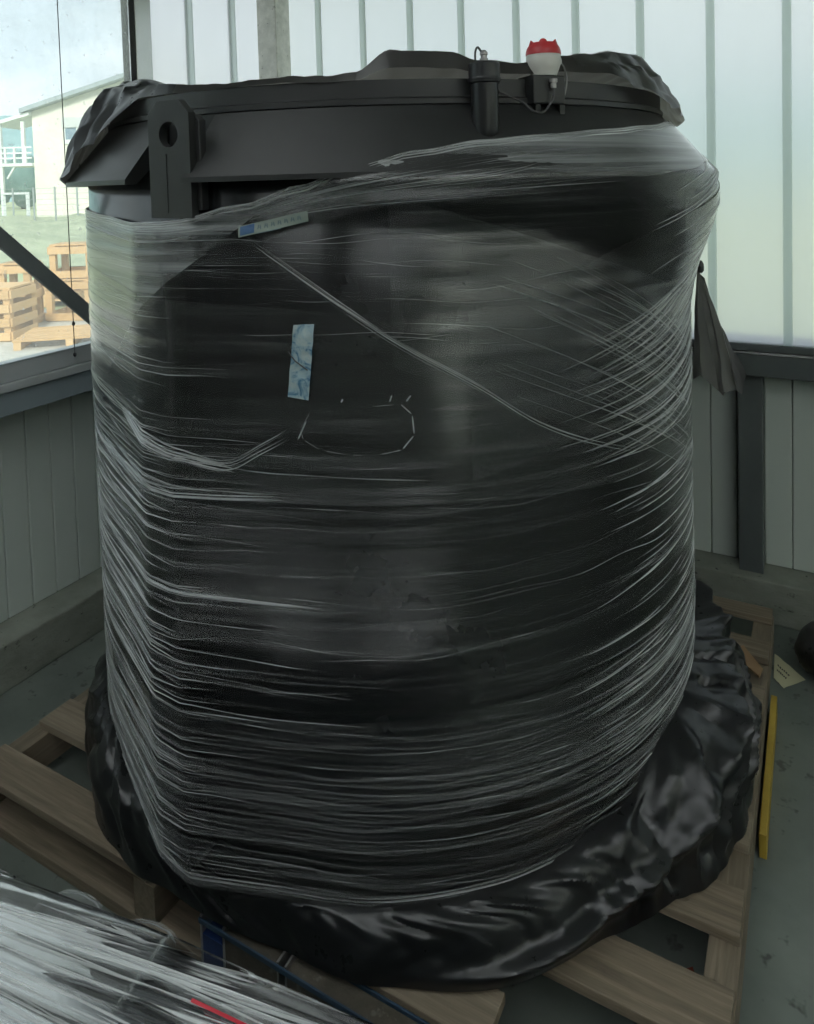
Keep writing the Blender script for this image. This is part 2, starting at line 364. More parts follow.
wb = struct('wall_back', 'back wall of translucent panels over grooved panels and a dark rail')
part('wall_core', bx(XL, XR, YP+.03, YP+.09, .157, 1.0), 'inner', wb)
pmb = mesh('panel', bx(-.0458, .0458, 0, .035, .158, .912), 'panel')
x = XR-.05
xs = [.932+.0470+.094*i for i in range(-23, 10)]
for x in xs: part('panel', pmb, None, wb, (x, YP, 0), bevel=.004)
part('panel_row', bx(xs[-1]+.05, XR, YP, YP+.035, .158, .912), 'panel', wb)
part('rail', bx(XL, XR, YB, YP+.09, .908, .990), 'sillback', wb, bevel=.004)
part('rail_lip', bx(XL, XR, YB-.006, YB+.06, .9905, .998), 'frame', wb, bevel=.001, label='pale edge along the rail')
part('rail_cap', bx(XL, XR, YB+.004, YP+.05, .999, 1.026), 'sillback', wb, bevel=.003)
part('rail_post', bx(.849, .932, YB+.05, YP, .157, .907), 'sillback', wb, bevel=.003)
part('head_beam', bx(XL, XR, YB, YP+.05, 2.72, ZC), 'sill', wb)
gmb = mesh('panel', bx(-.1234, .1234, .008, .036, 1.027, 2.72), 'poly'); jmb = mesh('joint_strip', bx(-.0145, .0145, .0, .006, 1.027, 2.72), 'joint')
for i in range(-9, 9):
    xj = 1.0181+.2471*i
    part('joint_strip', jmb, None, wb, (xj, YB, 0), label='teal joint strip'); part('panel', gmb, None, wb, (xj+.1236, YB, 0), label='translucent panel')
part('solid_wall', bx(1.0181+.2471*9-.015, XR, YB+.01, YP, 1.0, 2.8), 'inner', wb)
struct('trim_1', 'mottled galvanised steel corner column between the translucent walls', bx(XL+.001, -1.123, .905, YB-.002, 0, ZC), 'galv', bevel=.004)

win = struct('window_1', 'dirty left window looking out to the yard and house')
part('bottom_rail', bx(XL-.05, XL-.004, -4.3, .144, 1.019, 1.083), 'frame_pale', win, bevel=.004)
part('jamb', bx(XL-.05, XL+.003, .170, .252, 1.019, 2.72), 'frame', win, bevel=.004)
part('seal', bx(XL-.045, XL+.001, .1455, .169, 1.019, 2.72), 'rubber', win)
part('mullion', bx(XL-.05, XL+.0, -2.08, -2.0, 1.084, 2.66), 'frame', win, bevel=.004)
part('top_rail', bx(XL-.05, XL-.004, -4.3, .144, 2.661, 2.72), 'frame', win, bevel=.004)
part('glass_pane', bx(XL-.007, XL-.002, -1.999, .145, 1.08, 2.664), 'glass', win)
part('glass_pane', bx(XL-.007, XL-.002, -4.299, -2.081, 1.08, 2.664), 'glass', win)
d = Vector((0, .33, -.315)).normalized()
struct('trim_2', 'dark steel diagonal brace crossing the left window', bar(Vector((XL+.03, -.42, 1.482))-d*1.75, Vector((XL+.03, -.42, 1.482))+d*.66, .052, .02, up=(1, 0, 0)), 'brace', bevel=.003)
bc = thing('blind_cord', 'thin dark blind cord with beads hanging before the left window', 'cord', (XL+.012, -.176, 1.05))
part('cord', tube([(XL+.012, -.177, 2.72), (XL+.012, -.176, 1.6), (XL+.012, -.175, 1.05)], .0016, 6), 'cord', bc)
for z in (1.172, 1.06): part('bead', lathe([(.0005, -.008), (.005, -.005), (.006, 0), (.005, .005), (.0005, .008)], 10, (XL+.012, -.175, z)), 'cord', bc, smooth=True)

# ------------------------------------------------------------------ setting: outdoors
GZ = -.15
struct('ground', 'mown green lawn beyond the window', bx(-140, 90, -120, 260, GZ-.3, GZ), 'grass')
o = struct('gravel', 'pale gravel yard beside the hall', bx(-10.2, XP-.15, -30, 5.2, GZ-.2, GZ+.012), 'gravel')
# tall meadow strip, uneven top
def meadow():
    V, Fc = [], []; n, m = 60, 26
    e1 = Vector((.86, .51, 0)); e2 = Vector((-.51, .86, 0)); o0 = Vector((-22.5, 4.5, 0))
    for i in range(n+1):
        for j in range(m+1):
            p = o0 + e1*(i/n*34-10) + e2*(j/m*26)
            h = (.25+.5*noise.noise((p.x*.5, p.y*.5, 0))+.35*abs(noise.noise((p.x*2, p.y*2, 3))))*min(1, j/3)
            V.append((p.x, p.y, GZ+max(.02, h)))
    for i in range(n):
        for j in range(m): a = i*(m+1)+j; Fc.append((a, a+m+1, a+m+2, a+1))
    return V, Fc
tag(part('meadow_grass', meadow(), 'meadow', smooth=True), 'tall rough meadow grass between lawn and house', 'grass', kind='stuff')
def hills():
    V, Fc = [], []; n = 220; prof = [(150, 0), (175, .42), (205, .82), (230, 1.0), (250, .9)]
    for i in range(n+1):
        a = RD(-10+240*i/n)
        hh = 23+4*noise.noise((i*.05, 1, 0))
        for k, (r, q) in enumerate(prof):
            t = (noise.noise((i*.9, k*3.1, 5))*1.3 + noise.noise((i*2.3, k, 9))*.8) if k else 0
            V.append((1+r*cos(a), -2+r*sin(a), GZ+hh*q+t*(.3+q)))
    m = len(prof)
    for i in range(n):
        for k in range(m-1): b = i*m+k; Fc.append((b, b+m, b+m+1, b+1))
    return V, Fc
struct('hills', 'hazy blue green wooded hills on the horizon', hills(), 'hill')

def blob(c, r, seed, sub=3, amp=.35):
    import bmesh
    b = bmesh.new(); bmesh.ops.create_icosphere(b, subdivisions=sub, radius=1)
    V = []
    for v in b.verts:
        p = v.co.copy(); q = 1+amp*noise.noise(p*1.6+Vector((seed, 0, 0)))+amp*.6*noise.noise(p*4.3+Vector((0, seed, 0)))
        V.append(Vector((c[0]+p.x*r[0]*q, c[1]+p.y*r[1]*q, c[2]+p.z*r[2]*q)))
    Fc = [tuple(v.index for v in f.verts) for f in b.faces]; b.free(); return V, Fc
def gp(x, y, z=GZ):   # distances along camera axes used to set out the yard
    dd = Fv + R2*((x-407)/FPX) - U2*((y-PPY)/FPX); t = (z-CAM.z)/dd.z; return CAM + dd*t
for i, (px, py, rr, hh, lab) in enumerate([(-8, 209, 2.0, 4.6, 'dark bushy tree behind the balcony, at its outer end'), (24, 209, 1.9, 5.0, 'dark bushy tree behind the balcony, next to the cream wall')]):
    p = gp(px, py); t = thing('tree', lab, 'tree', p, 0, 'trees behind the house')
    part('crown', blob((p.x, p.y, GZ+hh*.58), (rr, rr, hh*.5), i*7.3, 3), 'leaf', t, smooth=True)
    part('trunk', tube([(p.x, p.y, GZ), (p.x, p.y, GZ+hh*.4)], [.28, .2], 8), 'bark', t)
# house
hp = gp(37, 219.5); HR = atan2(Rv.y, Rv.x); hd = (hp-CAM).dot(Fv); mpp = hd/FPX
H = thing('house', 'cream rendered house with sloping grey roof and white balcony', 'house', hp, HR, local=True)
def hx(px): return (px-37)*mpp
def hz(py): return (219.5-py)*mpp
xw = hx(185); sl_ = (85-112)/(125-37.)
def roofz(x): return hz(112)+(-sl_)*x
W, D = xw, 7.
part('wall', ([(0, 0, 0), (W, 0, 0), (W, 0, roofz(W)), (0, 0, roofz(0)), (0, D, 0), (W, D, 0), (W, D, roofz(W)), (0, D, roofz(0))], [(0, 1, 2, 3), (5, 4, 7, 6), (4, 0, 3, 7), (1, 5, 6, 2), (3, 2, 6, 7)]), 'render', H)
part('roof', ([(x_, y_, roofz(x_)+dz) for dz in (0.02, .3) for x_, y_ in ((-.5, -.6), (W+.5, -.6), (W+.5, D+.5), (-.5, D+.5))], [(0, 3, 2, 1), (4, 5, 6, 7), (0, 1, 5, 4), (1, 2, 6, 5), (2, 3, 7, 6), (3, 0, 4, 7)]), 'roof', H)
wf = part('window_frame', join(bx(hx(68), hx(95), -.10, .05, hz(145), hz(141)), bx(hx(68), hx(70), -.08, .05, hz(141), hz(118)), bx(hx(81), hx(83), -.08, .05, hz(141), hz(129)), bx(hx(93), hx(95), -.08, .05, hz(141), hz(118))), 'white_wood', H)
part('shutter_box', bx(hx(67), hx(96), -.14, .05, hz(129), hz(119)), 'shutter', H)
for a, b in ((70, 81), (83, 93)): part('pane', bx(hx(a), hx(b), -.05, -.02, hz(141), hz(129)), 'winglass', wf)
part('balcony_slab', bx(hx(4), 0, -.3, 3., hz(166), hz(163)), 'white_wood', H)
part('balcony_roof', ([(x_, y_, z_+dz) for dz in (0, .22) for x_, y_, z_ in ((hx(0), -.4, hz(126)), (0, -.4, hz(116)), (0, 3, hz(116)), (hx(0), 3, hz(126)))], [(0, 3, 2, 1), (4, 5, 6, 7), (0, 1, 5, 4), (1, 2, 6, 5), (2, 3, 7, 6), (3, 0, 4, 7)]), 'white_wood', H)
for a in (6, 29): part('post', bx(hx(a)-.1, hx(a)+.1, -.28, -.08, hz(163) if a > 10 else 0, hz(122)), 'white_wood', H)
for z in (147.5, 153, 158): part('balcony_rail', bx(hx(4), 0, -.3, -.22, hz(z)-.05, hz(z)+.05), 'white_wood', H)
for a in (4, 11, 20, 31): part('baluster', bx(hx(a)-.06, hx(a)+.06, -.32, -.2, hz(163), hz(147)), 'white_wood', H)
part('strut', bar((hx(11), -.15, hz(178)), (hx(19), -.15, hz(166)), .1, .1), 'white_wood', H)
# fence and gate on the far side of the meadow
fa, fb = gp(-25, 226), gp(150, 226)
fe = thing('wire_fence', 'thin wire fence with grey posts across the meadow', 'fence', fa)
wires = []
for i in range(9):
    t = i/8; p = fa.lerp(fb, t); part('post', tube([(p.x, p.y, GZ), (p.x, p.y, GZ+2.0)], .045, 6), 'wire', fe)
for k in range(7): wires.append(tube([(fa.x, fa.y, GZ+.25+.28*k), (fb.x, fb.y, GZ+.25+.28*k)], .012, 4))
tag(part('wire', join(*wires), 'wire', fe), kind='stuff')
g0, g1 = gp(5, 224), gp(29, 224)
gt = thing('garden_gate', 'pale metal gate frame standing below the balcony', 'gate', g0)
for a, b in (((g0.x, g0.y, GZ), (g0.x, g0.y, GZ+1.75)), ((g1.x, g1.y, GZ), (g1.x, g1.y, GZ+1.75))): part('gate_post', bar(a, b, .14, .14, up=(1, 0, 0)), 'white_wood', gt)
for z in (GZ+.2, GZ+1.7): part('gate_rail', bar((g0.x, g0.y, z), (g1.x, g1.y, z), .12, .12), 'white_wood', gt)
# timber in the yard
def crate(name, label, loc, rz, w=.9, dp=.75, h=.75, slats=4):
    t = thing(name, label, 'crate', loc, rz, group='pine crates in the yard', local=True)
    pmz = mesh('post', bx(-.04, .04, -.04, .04, 0, h), 'pine')
    for sx in (-1, 1):
        for sy in (-1, 1): part('post', pmz, None, t, (sx*(w/2-.04), sy*(dp/2-.04), 0))
    s1 = mesh('slat', bx(-w/2, w/2, -.011, .011, -.05, .05), 'pine'); s2 = mesh('slat', bx(-.011, .011, -dp/2, dp/2, -.05, .05), 'pine')
    for k in range(slats):
        z = .06+(h-.12)*k/(slats-1)
        for s in (-1, 1): part('slat', s1, None, t, (0, s*(dp/2+.012), z)); part('slat', s2, None, t, (s*(w/2+.012), 0, z))
    s3 = mesh('board', bx(-w/2, w/2, -.06, .06, -.011, .011), 'pine')
    for k in range(5): part('board', s3, None, t, (0, -dp/2+.08+k*(dp-.16)/4, h+.012))
    return t
CR = .5
def gpz(px, py): p = gp(px, py); return Vector((p.x, p.y, GZ+.013))
crate('pine_crate', 'fresh pine crate in the yard, half cut off by the picture edge', gpz(-2, 338), CR, .66, .6, .62, 4)
crate('pine_crate', 'tall narrow pine crate in the yard left of the loose boards', gpz(23, 325), CR+.1, .40, .42, .82, 3)
crate('pine_crate', 'open pine crate in the yard close beside the black tank', gpz(80, 318), CR-.05, .62, .6, .55, 2)
c2 = crate('pine_crate', 'small pine crate stacked on another beside the black tank', gpz(80, 318)+Vector((0, 0, .577)), CR+.08, .56, .5, .45, 2)
def ypallet(label, loc, rz):
    t = thing('pine_pallet', label, 'pallet', loc, rz, group='pine pallets in the yard', local=True)
    b = mesh('board', bx(-.6, .6, -.05, .05, -.011, .011), 'pine'); s = mesh('stringer', bx(-.04, .04, -.4, .4, -.045, .045), 'pine')
    for k in range(6): part('board', b, None, t, (0, -.35+.14*k, .102))
    for q in (-.55, 0, .55): part('stringer', s, None, t, (q, 0, .045))
    return t
pl = gpz(56, 304)
for k, lab in enumerate(('bottom pine pallet of the low stack between the crates', 'middle pine pallet of the low stack between the crates', 'top pine pallet of the low stack between the crates')):
    ypallet(lab, pl+Vector((0, 0, .114*k)), CR+.06*k)
ypallet('single pine pallet lying flat beside the tank edge, beyond the gravel', gpz(78, 341), CR+.2)

# ------------------------------------------------------------------ wooden pallet under the tank
PT = thing('wooden_pallet', 'large weathered wooden pallet carrying the black wrapped tank', 'pallet', (.07, 0, 0))
def board(x0, x1, y0, y1, z0=.122, z1=.144, name='board', mat='wood'):
    return part(name, bx(x0-.07, x1-.07, y0-(y0+y1)/2, y1-(y0+y1)/2, z0, z1), mat, PT, (.07, (y0+y1)/2, 0), bevel=.002)
board(-.84, -.19, -.83, -.735); board(.36, .60, -.79, -.69)
board(-.835, .97, -.635, -.525) if False else None
board(-.835, .05, -.638, -.535); board(.06, .972, -.612, -.492)
for a, b in ((-.385, -.275), (-.16, -.06), (.09, .20), (.30, .425), (.565, .665), (.795, .865)): board(-.835, .972, a, b)
for q in (-.825, -.02, .915): part('stringer', bx(-.03, .03, -.825 if abs(q) > .1 else -.79, .86, .03, .121), 'wood_y', PT, (q+(.03 if q > 0 else 0), 0, 0), bevel=.002)
for a, b in ((-.83, -.73), (-.05, .05), (.76, .86)): board(-.83, .965, a, b, 0, .029, 'runner')
part('block', bx(-.23, -.165, -.83, -.735, .03, .121), 'wood_y', PT, (0, 0, 0), bevel=.002)

# ------------------------------------------------------------------ the tank
R0, RH = .8208, .872
TK = thing('storage_tank', 'large round black plastic storage tank wrapped in clear film', 'tank', (0, 0, .146))
part('body', lathe([(.0, .147), (R0, .147), (R0, 1.66), (.80, 1.70), (.765, 1.71)], 128), 'black_pe', TK, auto=40)
part('rim_band', lathe([(.745, 1.70), (.762, 1.70), (.762, 1.796), (.768, 1.798), (.768, 1.808), (.762, 1.812), (.762, 1.846), (.745, 1.846)], 128), 'black_mat', TK, auto=30)
part('lid', lathe([(0, 1.838), (.3, 1.842), (.745, 1.838), (.745, 1.82), (0, 1.82)], 96), 'black_mat', TK, auto=30)
def skirt(a0, a1): return lathe([(.766, 1.796), (.872, 1.668), (.872, 1.658), (.845, 1.658), (.80, 1.70), (.766, 1.74)], 90, closed=True, a0=RD(a0), a1=RD(a1))
part('flange_skirt', skirt(-86.8, 77), 'black_mat', TK, auto=30, label='sloping flange skirt right of the lifting lug')
part('flange_skirt', skirt(104, 262.5), 'black_mat', TK, auto=30, label='sloping flange skirt left of the lifting lug')
def lugframe(th):
    a = RD(th); return Vector((cos(a), sin(a), 0)), Vector((-sin(a), cos(a), 0))
for th, tr_ in ((-89.2, -93.), (90.8, 87.)):
    n, s = lugframe(th)
    def P(u, z, r): return n*r + s*u + Vector((0, 0, z))
    def plate(u0, u1, z0, z1, ch, r0, r1, hole=None):
        out = [(u0, z0), (u1, z0), (u1, z1-ch), (u1-ch, z1), (u0+ch, z1), (u0, z1-ch)]
        if not hole:
            k = len(out); V = [P(u, z, r0) for u, z in out]+[P(u, z, r1) for u, z in out]
            return V, [tuple(range(k))[::-1], tuple(range(k, 2*k))]+[(i, (i+1) % k, (i+1) % k+k, i+k) for i in range(k)]
        hu, hzz, hr = hole; m = 48; V, Fc = [], []
        def onpoly(a):
            dx, dz = cos(a), sin(a); best = 9
            for (x1, y1), (x2, y2) in zip(out, out[1:]+out[:1]):
                ex, ey = x2-x1, y2-y1; den = dx*ey-dz*ex
                if abs(den) < 1e-9: continue
                t = ((x1-hu)*ey-(y1-hzz)*ex)/den; q = ((x1-hu)*dz-(y1-hzz)*dx)/den
                if t > 0 and -1e-6 <= q <= 1+1e-6: best = min(best, t)
            return best
        angs = sorted([2*pi*i/m for i in range(m)]+[atan2(z-hzz, u-hu) % (2*pi) for u, z in out]); m = len(angs)
        for r in (r0, r1):
            for a in angs:
                t = onpoly(a); V.append(P(hu+hr*cos(a), hzz+hr*sin(a), r)); V.append(P(hu+t*cos(a), hzz+t*sin(a), r))
        for i in range(m):
            j = (i+1) % m; a, b = 2*i, 2*j; c, e = a+2*m, b+2*m
            Fc += [(a, b, b+1, a+1), (c, c+1, e+1, e), (a, c, e, b), (a+1, b+1, e+1, c+1)]
        return V, Fc
    lug = part('lifting_lug', plate(-.054, .054, 1.590, 1.818, .026, .846, .864, (0, 1.752, .0245)), 'black_mat', TK, bevel=.002, label='flat lifting lug with a round eye')
    part('backing_plate', plate(.012, .062, 1.604, 1.79, .012, .826, .8455), 'black_mat', lug, bevel=.002)
    n, s = lugframe(tr_)
    part('rib', plate(-.0395, .0395, .262, 1.556, .004, .81, .8725), 'black_pe', TK, bevel=.003)
    n, s = lugframe(th)
    part('weld_seam', bar(P(-.008, 1.60, .8645), P(-.008, 1.715, .8645), .0016, .0016, up=tuple(n)), 'black_mat', lug)

# ------------------------------------------------------------------ stretch film
def adiff(a, b): return (a-b+180) % 360-180
ALP = math.degrees(acos((R0+.004)/RH))
def rbase(th):
    r = R0+.004
    for c in (-93., 87.):
        dl = abs(adiff(th, c))
        if dl <= 2.6: r = max(r, RH*cos(RD(2.6))/cos(RD(dl)))
        elif dl <= 2.6+ALP: r = max(r, (R0+.004)/cos(RD(ALP-(dl-2.6))))
    return r+.003
ZT = [(-180, 1.60), (-150, 1.61), (-125, 1.602), (-108, 1.592), (-96, 1.582), (-89, 1.585), (-80, 1.613), (-71, 1.647), (-63.5, 1.682), (-55.7, 1.706), (-47.5, 1.723), (-38, 1.733), (-26, 1.745), (-14, 1.758), (0, 1.776), (12, 1.788), (40, 1.78), (90, 1.70), (140, 1.62), (180, 1.60)]
ZBT = [(-180, .30), (-125, .345), (-112, .30), (-96, .262), (-90, .245), (-80, .244), (-68, .241), (-50, .255), (-30, .270), (-12, .305), (5, .325), (40, .33), (180, .30)]
def zt(th): return lerp_table(ZT, adiff(th, 0))
def zb(th): return lerp_table(ZBT, adiff(th, 0))
def sstep(a, b, x): t = max(0., min(1., (x-a)/(b-a))); return t*t*(3-2*t)
def film_r(th, z):
    rb = rbase(th); t = adiff(th, 0); side = sstep(-78, -60, t)*(1-sstep(120, 160, t))   # where the film climbs over the skirt
    r = rb
    if side > 0:
        flare = .877+.014*sstep(-40, 5, t)
        lo = 1.60-.26*sstep(-45, 5, t)
        if z < 1.655: q = sstep(lo-.05, 1.655, z); rr = rb+(flare-rb)*q
        else: rr = flare+(.775-flare)*min(1.3, (z-1.655)/.135)
        r = rb+(rr-rb)*side
    # wrinkles
    wv = noise.noise((t*.035, z*34, 2.))*.0022 + noise.noise((t*.02+z*2, z*90, 7.))*.0014
    big = noise.noise((t*.05, z*7, 4.))*.004*(1-.6*side)
    bl = .018*sstep(-25, 4, t)*sstep(1.42, 1.56, z)*(1-sstep(1.60, 1.70, z))*max(0, .6+noise.noise((t*.06, z*8, 11)))
    return r + max(-.002, wv+big) + .002 + bl
def film_mesh():
    NT, NZ = 250, 230; V, Fc, UVS = [], [], []
    for i in range(NT):
        th = -180+360*i/NT; a, b = zb(th), zt(th)
        for j in range(NZ+1):
            z = a+(b-a)*j/NZ; V.append(pol(th, film_r(th, z), z)); UVS.append((RD(th)*.83, z))
    for i in range(NT):
        for j in range(NZ): a = i*(NZ+1)+j; b = ((i+1) % NT)*(NZ+1)+j; Fc.append((a, b, b+1, a+1))
    return V, Fc, UVS
FM = thing('stretch_film', 'clear wrinkled stretch film wound round the black tank', 'film', (0, 0, .22))
v, f, u = film_mesh(); wrap = part('film_sheet', (v, f), 'film', FM, smooth=True, uvs=u)

def band(name, t0, t1, z0, z1, off, mat='film', n=120, m=40):
    V, Fc, UVS = [], [], []
    for i in range(n+1):
        th = t0+(t1-t0)*i/n; a, b = z0(th), z1(th)
        for j in range(m+1):
            z = a+(b-a)*j/m; z = max(zb(th), min(zt(th), z)); V.append(pol(th, film_r(th, z)+off, z)); UVS.append((RD(th)*.83+off*900, z+off*77))
    for i in range(n):
        for j in range(m): a = i*(m+1)+j; Fc.append((a, a+m+1, a+m+2, a+1))
    return part(name, (V, Fc), mat, FM, smooth=True, uvs=UVS, label='overlapping extra turn of film, whitened where haze is painted in')
wob = lambda th, s: .012*noise.noise((th*.03, s, 0))
band('film_layer', -170, -20, lambda t: 1.23+.0105*max(0, t+112)+wob(t, 1), lambda t: 1.60+.0035*max(0, t+84), .0010, 'film_painted_haze')  # upper left whitened, window reflection painted into the film
band('film_layer', -175, 40, lambda t: .24, lambda t: .62+.0006*(t+60)+wob(t, 2), .0010)
band('film_layer', -175, 40, lambda t: 1.06-.0006*(t+100)+wob(t, 3), lambda t: 1.40-.0012*(t+62)+wob(t, 4), .0017)
band('film_layer', -60, 45, lambda t: 1.30-.0060*(t+60)+wob(t, 5), lambda t: 1.62-.0045*(t+60)+wob(t, 6), .0014)
band('film_layer', -170, -60, lambda t: .22, lambda t: .56-.0125*max(0, t+118)+wob(t, 12), .0014, 'film_painted_haze')  # lower left whitened to paint in the reflected window and wall
band('film_layer', -50, 45, lambda t: 1.08+.0030*(t+50)+wob(t, 7), lambda t: 1.40+.0040*(t+50)+wob(t, 8), .0020)
band('film_layer', -86, 45, lambda t: zt(t)-.085+wob(t, 9), lambda t: zt(t), .0012)
band('film_layer', -75, 45, lambda t: zt(t)-.10*sstep(-72, -22, t)+.4*wob(t, 9), lambda t: zt(t), .0024, 'film_painted_haze')
CV, CF, CT = [], [], []
def crease(path, wd, h=.0022, taper=True, op=None, full=False):
    """path: [(theta, z)], a thin raised fold lying on the film"""
    n = len(path)
    if n < 2: return
    pts = []
    for th, z in path:
        z = max(zb(th)+.002, min(zt(th)-.001, z)); pts.append((th, z, film_r(th, z)))
    P3 = [pol(*(t, r, z)) for t, z, r in pts]
    base = len(CV); op = op or .16+.84*rnd.random()**1.4; ph = rnd.random()*50
    for i, (t, z, r) in enumerate(pts):
        d = (P3[min(i+1, n-1)]-P3[max(i-1, 0)]).normalized(); a = RD(t); nn = Vector((cos(a), sin(a), 0)); s = nn.cross(d).normalized()
        k = min(1, 5*min(i, n-1-i)/n+.08) if taper else 1
        ww = wd*k
        o_ = op*(1-(0 if full else .55)*sstep(-104, -84, t)*(1-sstep(-36, -20, t)))*(.55+.9*max(0, .5+noise.noise((ph, i*.22, 0))))*k; CT.extend([o_*.5, min(.95, o_), o_*.5])  # opacity fades across the tank front to paint in its weaker light
        CV.extend([P3[i]-s*ww/2+nn*.0004, P3[i]+nn*(.0006+h*k), P3[i]+s*ww/2+nn*.0004])
    for i in range(n-1):
        a = base+3*i; b = a+3
        CF.extend([(a, b, b+1, a+1), (a+1, b+1, b+2, a+2)])
def ring(th0, th1, z, dz, wd, wob=.004, h=.002, op=None):
    n = max(6, int(abs(th1-th0)/1.6)); s = rnd.random()*100
    crease([(th0+(th1-th0)*i/n, z+dz*i/n+wob*noise.noise((s, i*.12, 0))*2) for i in range(n+1)], wd, h, op=op)
def poly(pts, wd, h=.003, n=6, op=None, full=False): crease([(q.x, q.y) for q in smoothpath([Vector((a, b, 0)) for a, b in pts], n)], wd, h, op=op, full=full)
U = rnd.uniform
def fam(n, t0, t1, l0, l1, z0, z1, s0, s1, w0, w1, wob=.004, ob=(.16, .84)):
    for _ in range(n):
        a = U(t0, t1); ring(a, a+U(l0, l1), U(z0, z1), U(s0, s1), U(w0, w1)*U(.6, 1), wob, op=ob[0]+ob[1]*rnd.random()**1.4)
fam(70, -150, -114, 14, 60, 1.26, 1.57, -.03, .012, .0008, .0026, .004, (.3, .7))          # upper left, more opaque to paint in window light
fam(60, -140, -108, 25, 62, 1.04, 1.22, -.05, .0, .0008, .0032, .004, (.25, .75))
fam(50, -142, -112, 20, 55, .80, 1.06, -.06, .0, .0008, .0030)
fam(34, -142, -115, 25, 60, .62, .82, -.06, -.01, .0008, .0030)
fam(6, -135, -118, 30, 70, .835, .87, -.02, .0, .0025, .004)
fam(150, -145, -60, 30, 95, .25, .60, -.03, .02, .0006, .0018, .005, (.08, .5))  # fainter opacity paints in the dim lower front
fam(44, -140, -112, 22, 40, .30, .62, -.07, -.02, .0008, .0026)
fam(120, -70, 0, 18, 70, .26, .62, -.01, .03, .0006, .0016, .005, (.06, .4))  # kept faint as well, standing in for weak light low down
fam(70, -42, -8, 20, 45, .30, .80, -.01, .03, .0008, .0026)
fam(44, -36, -10, 18, 40, .78, 1.12, -.02, .03, .0008, .0026)
fam(70, -110, -50, 20, 60, .62, 1.25, -.02, .02, .0005, .0011, .008, (.06, .5))
fam(40, -110, -50, 14, 50, 1.25, 1.58, -.03, .03, .0005, .0011, .008)
# helical wraps on the right: lines falling to the right and lines rising to the right
for i in range(40):
    t = i/39; a = (-47-4*t+U(-5, 7), 1.535-.22*t+U(-.01, .01)); b = (1+U(-4, 4), 1.22-.29*t+U(-.015, .015))
    poly([a, ((a[0]+b[0])/2, (a[1]+b[1])/2+.012), b], U(.0012, .0030), op=U(.3, 1))
for i in range(52):
    t = i/51; a = (-38+U(-6, 14), 1.30-.24*t+U(-.01, .01)); b = (9+U(-4, 6), 1.52-.40*t+U(-.015, .015))
    poly([a, ((a[0]+b[0])/2, (a[1]+b[1])/2-.018), b], U(.0010, .0032), op=U(.3, 1))
for i in range(22):
    a = (U(-22, -4), U(1.40, 1.64)); poly([a, (a[0]+12, a[1]+.05), (a[0]+24, a[1]+.12+U(-.03, .03))], U(.001, .0024))
# fan of folds leaving the lifting lug, along the rolled upper edge
for i in range(26):
    t = i/25; poly([(-84.5+2*t, 1.582-.02*t), (-67, 1.655-.055*t), (-47, 1.712-.095*t), (-28+U(-12, 10), 1.735-.10*t+U(-.01, .01))], U(.0010, .0034))
for dz in (.002, .006, .011): poly([(th, zt(th)-dz) for th in range(-150, 30, 4)], .005, .003, 2)
for i in range(14): poly([(-130+U(-5, 5), 1.595-U(0, .03)), (-110, 1.580-.03*i/14), (-92, 1.566-.03*i/14), (-82+U(-3, 3), 1.58-.02*i/14)], U(.001, .003))
for dz in (.003, .010, .016, .024): poly([(th, zb(th)+dz) for th in range(-150, 30, 4)], .005 if dz < .02 else .002, .003, 2)
folds = [([(-80, 1.561), (-70.4, 1.46), (-59, 1.345), (-48.7, 1.254), (-40.2, 1.168), (-30, 1.101), (-15.3, 1.026)], .005),
 ([(-104.1, 1.191), (-98.2, 1.163), (-89.8, 1.131), (-83, 1.11), (-78, 1.144), (-72.5, 1.188)], .012),
 ([(-106.8, 1.195), (-95.9, 1.143), (-87.1, 1.116), (-80.6, 1.098)], .009),
 ([(-117.6, .859), (-99.8, .855), (-89, .849), (-67.9, .835)], .006),
 ([(-118, 1.08), (-94.2, 1.047), (-72.8, 1.049)], .004)]
for p_, w_ in folds:
    for k in range(7):
        e1, e2 = rnd.gauss(0, 1), rnd.gauss(0, 1); q = w_*1.3
        poly([(a+U(-.15, .15), b+q*(e1+(e2-e1)*i/len(p_))*.7) for i, (a, b) in enumerate(p_)], U(.0008, .0026), .003, op=U(.25, .8), full=True)
hole = [(-72.5, 1.184), (-71, 1.219), (-67, 1.232), (-63.1, 1.229), (-59.2, 1.233), (-57.7, 1.212), (-57.5, 1.173), (-59.1, 1.146), (-62, 1.138), (-65.9, 1.138), (-69.8, 1.147), (-72.1, 1.165), (-72.5, 1.184)]
for i in range(len(hole)-1): poly(hole[i:i+2], (.0008, .0007, .0005, .0006, .0022, .0026, .0022, .0016, .0010, .0009, .0009, .0012)[i], .002, 6, (.35, .25, .2, .3, .8, .9, .8, .7, .4, .35, .35, .5)[i], True)
for a, b in (((-60.6, 1.236), (-60.2, 1.252)), ((-58.5, 1.236), (-57.7, 1.25)), ((-71.5, 1.205), (-73, 1.16)), ((-66.9, 1.237), (-66.6, 1.245))): poly([a, b], .003, .003, 4, .6, True)
def set_crease_opacity(o, T):
    a = o.data.attributes.new('crease_opacity', 'FLOAT', 'POINT'); a.data.foreach_set('value', T)
set_crease_opacity(tag(part('film_crease', (CV, CF), 'crease', FM, label='whitish stretched folds of the film', smooth=True), kind='stuff'), CT)
